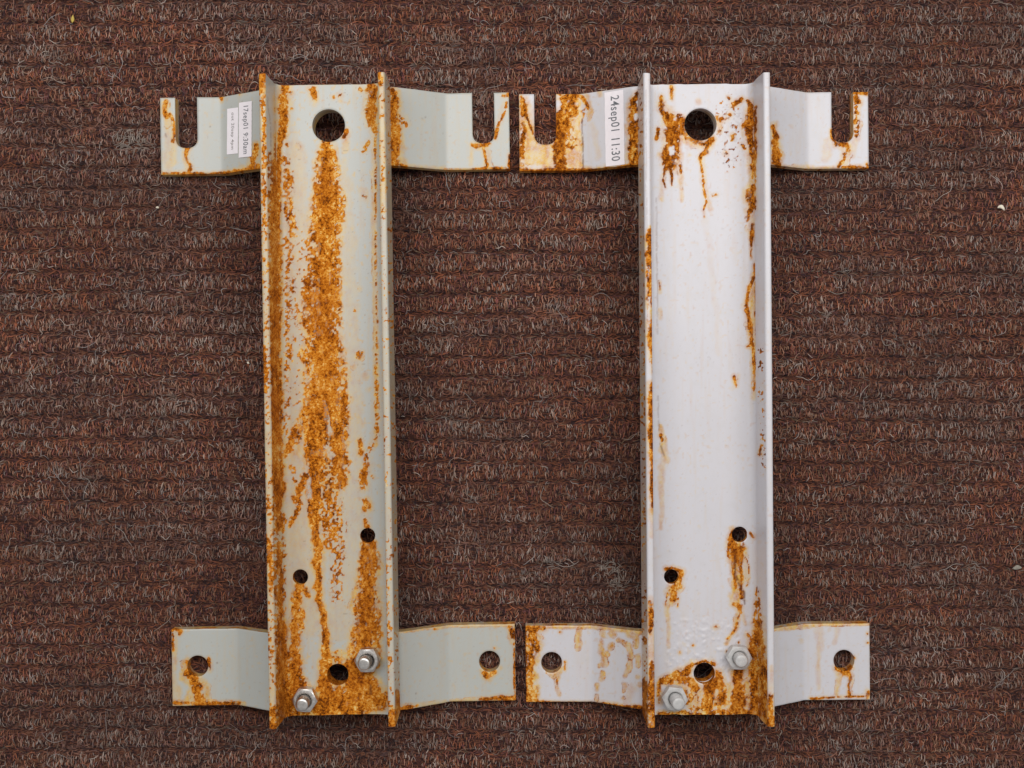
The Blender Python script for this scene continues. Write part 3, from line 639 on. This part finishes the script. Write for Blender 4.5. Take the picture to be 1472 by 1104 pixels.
    for k in range(nu + 1):
        x = -half_len + 2 * half_len * k / nu
        z = float(strap_z(np.array([x]), fold)[0]) - Z_STRAP_END
        for y in (-half_w, half_w): ub.append((x, y + yc, z))
    for k in range(nu):
        xm = -half_len + 2 * half_len * (k + .5) / nu
        if abs(abs(xm) - (half_len - 20.5)) < 12 or abs(xm) < 14: continue     # open below the cut-outs
        uf.append((2 * k, 2 * k + 2, 2 * k + 3, 2 * k + 1))
    Vall = np.concatenate([V, E, np.array(ub)])
    Fall = np.concatenate([F, np.array(ef) + n0, np.array(uf) + n0 + len(E)])
    px, py = to_px(b, Vall)
    rust, stain, dark = rust_fields(px, py, kind, RUST_L if key == 'L' else RUST_R)
    ew = np.zeros(len(Vall), bool); ew[n0:] = True
    # bare sheared edges: ochre film with rust specks
    nn = fbm(Vall[ew, 0] + Vall[ew, 1], Vall[ew, 2] * 2, 9, 6)
    stain[ew] = np.maximum(stain[ew], 0.85 * sstep(.25, .5, nn)); rust[ew] = np.maximum(rust[ew] * .7, 0.65 * sstep(.55, .72, nn))
    if kind == 'low':
        hb = ew & (np.hypot(Vall[:, 0], Vall[:, 1] - yc) < r + 1); rust[hb] = .8
    me = mesh_np(name, Vall * MM, Fall)
    ez = np.nonzero(~ew)[0]
    Vall[ez, 2] += 0
    fattr(me, 'rust', rust); fattr(me, 'stain', stain); fattr(me, 'dark', dark); fattr(me, 'tone', tone_field(px, py, key))
    o = link(name, me, b['mat'], root)
    # normals of walls must not blend into the faces: walls are separate vertices already
    return o

# ------------------------------------------------------------------ hex nut with the end of its bolt
def lathe(bm, prof, n=32, cx=0, cy=0):
    rings = []
    for r, z in prof:
        rings.append([bm.verts.new((cx + r * math.cos(2 * math.pi * k / n), cy + r * math.sin(2 * math.pi * k / n), z)) for k in range(n)])
    for a, b_ in zip(rings[:-1], rings[1:]):
        for k in range(n): bm.faces.new((a[k], a[(k + 1) % n], b_[(k + 1) % n], b_[k]))
    return rings
def hex_nut(root, x, y, ang, mat, tip, tilt):
    """nut: six flats, chamfered crown; sub-parts stud and lock washer"""
    zt = Z_WEB0 + TW
    h = 8.2; flat = 8.6; nseg = 96
    bm = bmesh.new()
    def ring(scale_fn, z_fn):
        out = []
        for k in range(nseg):
            a = 2 * math.pi * k / nseg
            m = (a + math.pi / 6) % (math.pi / 3) - math.pi / 6
            rh = flat / math.cos(m)
            r, z = scale_fn(rh), z_fn(rh)
            out.append(bm.verts.new((r * math.cos(a), r * math.sin(a), z)))
        return out
    cr = flat * 1.005
    cap = lambda rh: h - max(0, rh - cr) * 0.85 - 0.35
    rings = [ring(lambda r: r * .985, lambda r: 0.0), ring(lambda r: r, lambda r: 0.4), ring(lambda r: r, cap), ring(lambda r: min(r, cr) - .5, lambda r: h - .08),
             ring(lambda r: cr - 1.3, lambda r: h), ring(lambda r: 6.1, lambda r: h), ring(lambda r: 5.2, lambda r: h - 0.9), ring(lambda r: 5.0, lambda r: h - 3)]
    for a, b_ in zip(rings[:-1], rings[1:]):
        for k in range(nseg): bm.faces.new((a[k], a[(k + 1) % nseg], b_[(k + 1) % nseg], b_[k]))
    bm.faces.new(rings[0][::-1])
    for v in bm.verts: v.co *= MM
    me = bpy.data.meshes.new('hex_nut'); bm.to_mesh(me); bm.free()
    o = link('hex_nut', me, mat, root)
    o.location = (x * MM, y * MM, (zt + 2.0) * MM); o.rotation_euler = (0, 0, ang)
    for p in me.polygons: p.use_smooth = False
    # stud: threaded end
    bm = bmesh.new()
    prof = [(4.9, 3.0)]
    z = 3.0
    while z < h + tip - 1.6:
        prof += [(4.95, z + .25), (4.35, z + .75), (4.95, z + 1.25)]; z += 1.25
    prof += [(4.6, z + .5), (4.1, z + 1.0), (3.0, z + 1.25), (1.2, z + 1.32), (0.05, z + 1.33)]
    lathe(bm, prof, 36)
    for v in bm.verts: v.co *= MM
    ms = bpy.data.meshes.new('threaded_stud'); bm.to_mesh(ms); bm.free()
    for p in ms.polygons: p.use_smooth = True
    s = link('threaded_stud', ms, mat, o); s.rotation_euler = (tilt[0], tilt[1], -ang)
    # split lock washer
    bm = bmesh.new()
    n = 60; R0, R1 = 5.2, 8.3
    pr = [(R0, -2.0), (R0, 0.0), (R1 - .3, 0.0), (R1, -.3), (R1, -2.0)]
    rings = []
    for k in range(n - 1):
        a = 2 * math.pi * k / n + 0.6
        lift = 0.35 * k / n
        rings.append([bm.verts.new((r * math.cos(a), r * math.sin(a), zz + (lift if zz > -1.5 else 0) - .3)) for r, zz in pr])
    for a, b_ in zip(rings[:-1], rings[1:]):
        for k in range(len(pr) - 1): bm.faces.new((a[k], a[k + 1], b_[k + 1], b_[k]))
    for rg in (rings[0], rings[-1]): bm.faces.new(rg)
    for v in bm.verts: v.co *= MM
    mw = bpy.data.meshes.new('lock_washer'); bm.to_mesh(mw); bm.free()
    wv = link('lock_washer', mw, mat, o); wv.location = (0.2 * MM, 0.3 * MM, 0)
    return o

# ------------------------------------------------------------------ paper label strips with their typed writing
def label_strip(key, root, xm, ym, w, h, ang, text, size, ink, fold, shift=0.0, lift=0.25):
    """xm, ym: middle in bracket mm; w across the strap slope, h along the channel; text reads downwards"""
    e = 0.5
    z0 = float(strap_z(np.array([xm]), fold)[0]); zx = (float(strap_z(np.array([xm + e]), fold)[0]) - float(strap_z(np.array([xm - e]), fold)[0])) / (2 * e)
    ux = Vector((1, 0, zx)).normalized(); nz = ux.cross(Vector((0, 1, 0))).normalized()
    uy = nz.cross(ux)
    R = Matrix((ux, uy, nz)).transposed().to_4x4()
    M = Matrix.Translation(Vector((xm, ym, z0)) * MM) @ R @ Matrix.Rotation(ang, 4, 'Z')
    bm = bmesh.new()
    nx_, ny_ = 6, 24
    grid = []
    for jj in range(ny_ + 1):
        row = []
        for ii in range(nx_ + 1):
            u = -w / 2 + w * ii / nx_; v = -h / 2 + h * jj / ny_
            curl = 0.35 * max(0, abs(v) / (h / 2) - .8) ** 2 * 6 + 0.05 * math.sin(v * .5 + u)
            jag = 0.12 * math.sin(v * 2.1 + ii) if ii in (0, nx_) else 0
            row.append(bm.verts.new(((u + jag) * MM, v * MM, (lift + curl * .6) * MM)))
        grid.append(row)
    for jj in range(ny_):
        for ii in range(nx_): bm.faces.new((grid[jj][ii], grid[jj][ii + 1], grid[jj + 1][ii + 1], grid[jj + 1][ii]))
    ext = bmesh.ops.extrude_face_region(bm, geom=bm.faces[:])
    for v in [g for g in ext['geom'] if isinstance(g, bmesh.types.BMVert)]: v.co.z += 0.12 * MM
    bmesh.ops.recalc_face_normals(bm, faces=bm.faces[:])
    me = bpy.data.meshes.new('paper_label'); bm.to_mesh(me); bm.free()
    o = link('paper_label', me, MAT_PAPER, root); o.matrix_local = M
    cu = bpy.data.curves.new('t', 'FONT'); cu.body = text; cu.size = 1.0; cu.align_x = 'CENTER'; cu.align_y = 'CENTER'; cu.offset = 0.008; cu.space_character = 1.12
    to = bpy.data.objects.new('t', cu); C.objects.link(to)
    bpy.context.view_layer.update()
    tm = bpy.data.meshes.new_from_object(to.evaluated_get(bpy.context.evaluated_depsgraph_get()))
    bpy.data.objects.remove(to); bpy.data.curves.remove(cu)
    xs = [v.co.x for v in tm.vertices]; tw = max(xs) - min(xs)
    sx = size[0] / tw; sy = size[1]
    tm.transform(Matrix.Rotation(-math.pi / 2, 4, 'Z') @ Matrix.Diagonal((sx * MM, sy * MM, 1, 1)))
    tm.transform(Matrix.Translation((shift * MM, 0, (lift + 0.12 + 0.14) * MM)))
    t = link('lettering', tm, ink, o)
    return o

# ------------------------------------------------------------------ the ribbed carpet
PITCH = 16.7      # mm between ribs
def rib_phase(x, y):
    wob = (fbm(x, y, 160, 14, 2) - .5) * 4.0 + (fbm(x, y, 34, 15, 2) - .5) * 3.0
    return ((y + wob + 3.0 + 0.004 * x) / PITCH) % 1.0
def rib_h(x, y):
    p = rib_phase(x, y)
    return -3.3 * np.clip(fbm(x * .6, y, 24, 18, 2) * 1.3 + .05, 0, 1) * np.exp(-((p - 0.5) / 0.10) ** 2) + (fbm(x, y, 5, 16, 2) - .5) * 0.9

def carpet_material(name, use_attr):
    m, nt, p = new_mat(name)
    co = nd(nt, 'ShaderNodeTexCoord').outputs['Object']
    n1 = noise(nt, 700, 3, 0.6, co)
    if use_attr:
        a = nd(nt, 'ShaderNodeAttribute', attribute_name='tint').outputs['Color']
        col = mix(nt, math_(nt, 'MULTIPLY', n1.outputs['Fac'], 0.35), a, (0.05, 0.03, 0.024))
    else:
        mp = nd(nt, 'ShaderNodeMapping'); mp.inputs['Scale'].default_value = (1, 2.6, 1); nt.links.new(co, mp.inputs['Vector'])
        n2 = noise(nt, 300, 4, 0.7, mp.outputs['Vector'])
        col = ramp(nt, n2.outputs['Fac'], [(0.36, (0.012, 0.006, 0.007)), (0.48, (0.05, 0.02, 0.016)), (0.58, (0.14, 0.052, 0.028)), (0.70, (0.17, 0.10, 0.07))])
    nt.links.new(col, p.inputs['Base Color'])
    p.inputs['Roughness'].default_value = 0.95
    p.inputs['Specular IOR Level'].default_value = 0.15
    p.inputs['Sheen Weight'].default_value = 0.15
    p.inputs['Sheen Roughness'].default_value = 0.5
    b = nd(nt, 'ShaderNodeBump'); b.inputs['Distance'].default_value = 0.0008; b.inputs['Strength'].default_value = 0.5
    nt.links.new(n1.outputs['Fac'], b.inputs['Height']); nt.links.new(b.outputs['Normal'], p.inputs['Normal'])
    return m

def build_carpet():
    nx, ny = 260, 520
    X, Y = np.meshgrid(np.linspace(-640, 640, nx + 1), np.linspace(-520, 520, ny + 1))
    Zg = rib_h(X, Y) - 1.2
    V = np.stack([X, Y, Zg], -1).reshape(-1, 3)
    w = nx + 1
    i = np.arange(ny)[:, None] * w; j = np.arange(nx)[None, :]
    F = np.stack([i + j, i + j + 1, i + j + 1 + w, i + j + w], -1).reshape(-1, 4)
    me = mesh_np('carpet', V * MM, F)
    carpet = link('carpet', me, carpet_material('carpet_backing', False))
    carpet['kind'] = 'structure'; carpet['label'] = 'dark brown ribbed carpet under both brackets'
    # ---- fibres
    AX, AY = 452, 344
    def pts(n):
        m = int(n * .9)
        xo, yo = rng.uniform(-560, 560, n * 3), rng.uniform(-450, 450, n * 3)
        k = (np.abs(xo) > AX) | (np.abs(yo) > AY)
        x_ = np.concatenate([rng.uniform(-AX, AX, m), xo[k][:n - m]]); y_ = np.concatenate([rng.uniform(-AY, AY, m), yo[k][:n - m]])
        return x_, y_
    groups = []
    # ridge loops, standing across the ribs
    n = 104000
    x, y = pts(n)
    ph = rib_phase(x, y)
    d0 = np.abs(ph - .5); y = y + np.sign(ph - .5) * (.17 + .33 * (d0 / .5) - d0) * PITCH * (rng.random(n) < .92)
    groups.append(dict(x=x, y=y, ang=np.pi / 2 + rng.normal(0, .24, n), L=rng.uniform(2.4, 5.6, n), rad=rng.uniform(.20, .40, n), arch=rng.uniform(.4, 1.5, n), curl=rng.normal(0, .45, n), wig=rng.normal(0, .2, n), kind=0, K=4))
    # matted fibres lying along the grooves and over the ribs
    n = 64000
    x, y = pts(n)
    ph = rib_phase(x, y); d0 = np.abs(ph - .5); y = y - np.sign(ph - .5) * d0 * .55 * PITCH * (rng.random(n) < .6)
    groups.append(dict(x=x, y=y, ang=rng.normal(0, .40, n), L=rng.uniform(2.5, 8, n), rad=rng.uniform(.24, .50, n), arch=rng.uniform(0, .6, n), curl=rng.normal(0, .4, n), wig=rng.normal(0, .2, n), kind=1, K=3))
    # stray curly fibres on top
    n = 3600
    x, y = pts(n)
    groups.append(dict(x=x, y=y, ang=rng.uniform(0, np.pi, n), L=rng.uniform(3, 8, n), rad=rng.uniform(.14, .24, n), arch=rng.uniform(.3, 1.2, n), curl=rng.normal(0, 1.1, n), wig=rng.normal(0, .8, n), kind=2, K=6))
    n = 420
    x, y = pts(n)
    groups.append(dict(x=x, y=y, ang=rng.normal(0, .9, n), L=rng.uniform(9, 24, n), rad=rng.uniform(.13, .20, n), arch=rng.uniform(.4, 1.2, n), curl=rng.normal(0, 1.1, n), wig=rng.normal(0, 2.0, n), kind=3, K=9))
    pal = {
      0: (np.array([[.39,.275,.205],[.28,.21,.175],[.34,.165,.10],[.23,.118,.066],[.32,.10,.045],[.25,.083,.056],[.16,.054,.050],[.040,.018,.021]]), [.08,.09,.17,.15,.20,.13,.10,.08]),
      1: (np.array([[.26,.082,.036],[.165,.055,.035],[.11,.040,.036],[.030,.015,.018],[.16,.095,.055],[.25,.18,.14]]), [.26,.25,.20,.15,.10,.04]),
      2: (np.array([[.46,.36,.28],[.35,.29,.25],[.34,.21,.14],[.30,.14,.075]]), [.28,.32,.24,.16]),
      3: (np.array([[.42,.34,.27],[.33,.285,.25],[.32,.21,.15]]), [.35,.4,.25]),
    }
    # dusty, trodden or soiled places in the pile: x, y, radius (mm), strength
    dust = []
    for (pxx, pyy, rr, st) in [(80,75,20,.5),(76,118,14,.55),(78,38,12,.45),(192,203,24,.85),(178,200,14,1.0),(90,425,9,.8),(14,418,10,.6),(345,640,14,.5),(880,820,20,.95),(888,838,16,.85),(862,107,8,.6),(623,497,12,.6),(858,322,9,.8),(228,965,16,.8),(175,975,16,.6),(60,897,9,.7),(220,1003,12,.5),(1230,875,14,.7),(1310,815,12,.6),(1401,815,12,.6),(675,715,14,.6),(1215,385,14,.5),(1110,60,20,.4),(640,60,25,.4),(330,505,9,.7),(1340,480,20,.3),(500,60,30,.3),(1290,700,26,.35),(240,560,30,.3),(660,600,30,.3),(800,440,20,.35),(1400,560,20,.3)]:
        k = CAM_H * 1000 / FPX
        dust.append(((pxx - 736) * k, (552 - pyy) * k, rr * k, st))
    allV = []; allF = []; allC = []; off = 0
    for g in groups:
        K = g['K']; tt = np.linspace(-.5, .5, K)
        n = len(g['x'])
        cx, cy = np.cos(g['ang']), np.sin(g['ang'])
        s = tt[None, :] * g['L'][:, None]
        lat = g['curl'][:, None] * (4 * tt ** 2)[None, :] * g['L'][:, None] * .22 + g['wig'][:, None] * np.sin(tt * 9)[None, :] * .5
        X = g['x'][:, None] + s * cx[:, None] - lat * cy[:, None]
        Y = g['y'][:, None] + s * cy[:, None] + lat * cx[:, None]
        base = rib_h(X, Y)
        lift = {0: .1, 1: -.5, 2: .7, 3: .9}[g['kind']]
        Zc = base * (.9 if g['kind'] < 2 else .35) + lift + g['arch'][:, None] * (1 - 4 * tt ** 2)[None, :] + rng.normal(0, .35, n)[:, None]
        # fibres pressed flat beneath the strap ends
        Zc = np.minimum(Zc, 3.0)
        # direction for the ribbon's width
        dX = np.gradient(X, axis=1); dY = np.gradient(Y, axis=1); L = np.maximum(np.hypot(dX, dY), 1e-6)
        nxv, nyv = -dY / L, dX / L
        taper = (1 - .5 * np.abs(2 * tt) ** 3)[None, :]
        r = g['rad'][:, None] * taper
        v = np.stack([
            np.stack([X - nxv * r, Y - nyv * r, Zc - r * .8], -1),
            np.stack([X, Y, Zc + r * .5], -1),
            np.stack([X + nxv * r, Y + nyv * r, Zc - r * .8], -1)], 2)      # n,K,3verts,3
        allV.append(v.reshape(-1, 3))
        bidx = off + np.arange(n)[:, None, None] * K * 3 + np.arange(K - 1)[None, :, None] * 3 + np.arange(2)[None, None, :]
        f = np.stack([bidx, bidx + 1, bidx + 4, bidx + 3], -1).reshape(-1, 4)
        allF.append(f); off += n * K * 3
        colors, prob = pal[g['kind']]
        # patches of yarn share a shade
        patch = fbm(g['x'], g['y'] * 2.2, 26, 22 + g['kind'], 2)
        u = np.clip(rng.random(n) * .68 + np.clip((patch - .5) * 1.9 + .5, 0, 1) * .32, 0, .999)
        u = np.argsort(np.argsort(u)) / n
        ci = np.searchsorted(np.cumsum(prob), u)
        col = colors[np.clip(ci, 0, len(colors) - 1)].copy()
        col *= rng.uniform(.55, 1.35, n)[:, None] * np.array([.95, 1.0, 1.10])
        col *= (0.88 + .4 * fbm(g['x'], g['y'], 60, 25, 2))[:, None]
        big = fbm(g['x'] * .8, g['y'] * 1.3, 95, 81, 3); hue = fbm(g['x'] * .7, g['y'] * 1.6, 44, 85, 3)
        col *= (.66 + .66 * big)[:, None]
        grey = col.mean(1, keepdims=True) * np.array([1.12, .98, .90])
        hk = np.clip((hue - .5) * 2.2 + .12, 0, .42)[:, None]
        col = col * (1 - hk) + grey * hk
        dk = np.zeros(n)
        for dx_, dy_, rr, st in dust:
            d = np.hypot(g['x'] - dx_, (g['y'] - dy_) * 1.15) / rr + (rng.random(n) - .5) * .7
            dk = np.maximum(dk, st * sstep(1.15, .45, d))
        dcol = np.array([.34, .29, .25])
        col = col * (1 - dk * .85)[:, None] + dcol[None, :] * (dk * .85 * rng.uniform(.7, 1.25, n))[:, None]
        allC.append(np.repeat(col, K * 3, 0))
    V = np.concatenate(allV); F = np.concatenate(allF); Cc = np.concatenate(allC)
    me = mesh_np('carpet_fibres', V * MM, F)
    at = me.color_attributes.new('tint', 'FLOAT_COLOR', 'POINT')
    at.data.foreach_set('color', np.concatenate([Cc, np.ones((len(Cc), 1))], 1).astype(np.float32).ravel())
    o = link('carpet_fibres', me, carpet_material('carpet_yarn', True), carpet)
    o['kind'] = 'stuff'
    return carpet
build_carpet()

# ------------------------------------------------------------------ assemble the brackets
def bracket(key, label, holes, nuts, nut_mat, straps):
    b = BR[key]
    root = bpy.data.objects.new('steel_bracket', None)
    C.objects.link(root)
    root.empty_display_size = 0.02
    root.location = (b['loc'][0] * MM, b['loc'][1] * MM, 0.0)
    root.rotation_euler = (0, 0, b['rot'])
    root['label'] = label; root['category'] = 'bracket'; root['group'] = 'rusted steel brackets on the carpet'
    build_channel(key, holes, root)
    for kind, yc, hl, hw, fold in straps: build_strap(key, kind, yc, hl, hw, fold, root)
    for x, y, ang, tip, tilt in nuts: hex_nut(root, x, y, ang, nut_mat, tip, tilt)
    return root

rootL = bracket('L', 'grey painted steel bracket with a broad orange rust streak down its channel, bare shiny nuts',
    [(-0.6, 210.9, 12.6), (-0.4, -211.4, 8.3), (-28.0, -135.9, 5.9), (24.3, -104.9, 5.8)],
    [(23.4, -198.9, math.radians(30), 7.5, (0.05, -0.10)), (-24.7, -228.4, math.radians(25), 8.5, (0.06, -0.03))], MAT_STEEL,
    [('up', 210.9, 138.4, 30.4, 91.5), ('low', -210.8, 136.2, 30.3, 86.5)])
rootR = bracket('R', 'white painted steel bracket with thin rust runs along its flanges, nuts painted white',
    [(0.6, 211.4, 12.4), (0.4, -210.6, 8.2), (-24.4, -136.1, 5.6), (28.4, -104.1, 6.0)],
    [(25.7, -197.0, math.radians(28), 7.0, (0.04, 0.02)), (-23.4, -227.8, math.radians(24), 8.0, (0.10, 0.10))], MAT_NUTWHITE,
    [('up', 212.3, 138.5, 30.3, 92.0), ('low', -209.3, 136.4, 30.2, 86.5)])

def px_local(key, px, py, fold):
    """a measured photo point on a strap -> bracket mm"""
    b = BR[key]; z = 20.0
    for _ in range(8):
        k = (CAM_H * 1000 - z) / FPX
        X = (px - 736) * k - b['loc'][0]; Y = (552 - py) * k - b['loc'][1]
        c, s = math.cos(b['rot']), math.sin(b['rot'])
        x, y = X * c + Y * s, -X * s + Y * c
        z = float(strap_z(np.array([x]), fold)[0])
    return x, y
x, y = px_local('L', 334.6, 188.5, 91.5)
l2 = label_strip('L', rootL, x, y, 11.6, 36.0, math.radians(-2.0), 'out 20sep 4pm', (29, 4.2), MAT_INK_PALE, 91.5, 0.2, 0.20)
l2['label'] = 'lower white label strip with small faded typing'
x, y = px_local('L', 353.2, 186.3, 91.5)
l1 = label_strip('L', rootL, x, y, 13.3, 43.0, math.radians(-1.6), '17sep01 9:30am', (37.5, 7.0), MAT_INK, 91.5, 0.4, 0.45)
l1['label'] = 'white label strip typed 17sep01 9:30am'
x, y = px_local('R', 883.6, 184.6, 92.0)
l3 = label_strip('R', rootR, x, y, 16.2, 58.0, math.radians(0.6), '24sep01 11:30', (51, 10.2), MAT_INK, 92.0, 0.4, 0.25)
l3['label'] = 'white label strip typed 24sep01 11:30'

# ------------------------------------------------------------------ crumbs lying on the carpet
def crumb(name, label, pxx, pyy, a, bq, h, ang, mat, bend=0.0):
    k = (CAM_H * 1000 - 3) / FPX
    bm = bmesh.new()
    bmesh.ops.create_icosphere(bm, subdivisions=3, radius=1)
    rr = random.Random(int(pxx * 7 + pyy))
    o1, o2 = rr.uniform(0, 9), rr.uniform(0, 9)
    for v in bm.verts:
        d = 1 + .22 * math.sin(3.1 * v.co.x + o1) * math.cos(2.7 * v.co.y + o2) + .10 * math.sin(7 * v.co.z + 5 * v.co.x + o2)
        v.co *= d
        u = v.co.x
        v.co = Vector((v.co.x * a, v.co.y * bq - bend * u * u, v.co.z * h)) * MM
    me = bpy.data.meshes.new(name); bm.to_mesh(me); bm.free()
    for p in me.polygons: p.use_smooth = True
    o = link(name, me, mat)
    o.location = ((pxx - 736) * k * MM, (552 - pyy) * k * MM, 2.4 * MM); o.rotation_euler = (0, 0, ang)
    o['label'] = label; o['category'] = 'crumb'; o['group'] = 'crumbs on the carpet'
crumb('carpet_crumb', 'curved white crumb on the carpet near the right edge, beside the white bracket', 1440.3, 297, 3.0, 1.5, 1.2, -.25, MAT_CRUMB, 1.7)
crumb('carpet_crumb', 'tiny white crumb on the carpet below the left slotted end of the grey bracket', 226, 298, 1.2, .8, .7, -.3, MAT_CRUMB)
crumb('carpet_crumb', 'tiny cream crumb on the carpet left of the grey channel at mid height', 356.5, 521.5, 1.1, .8, .7, -.5, MAT_CRUMB)
crumb('carpet_crumb', 'oval grey crumb on the carpet at the right edge, lower half', 1462.5, 816, 3.2, 1.7, 1.0, .1, MAT_GREYCRUMB)
crumb('carpet_crumb', 'yellow sliver on the carpet near the upper left corner', 104, 27, 1.1, 2.8, .9, -.1, MAT_YELLOWCRUMB)
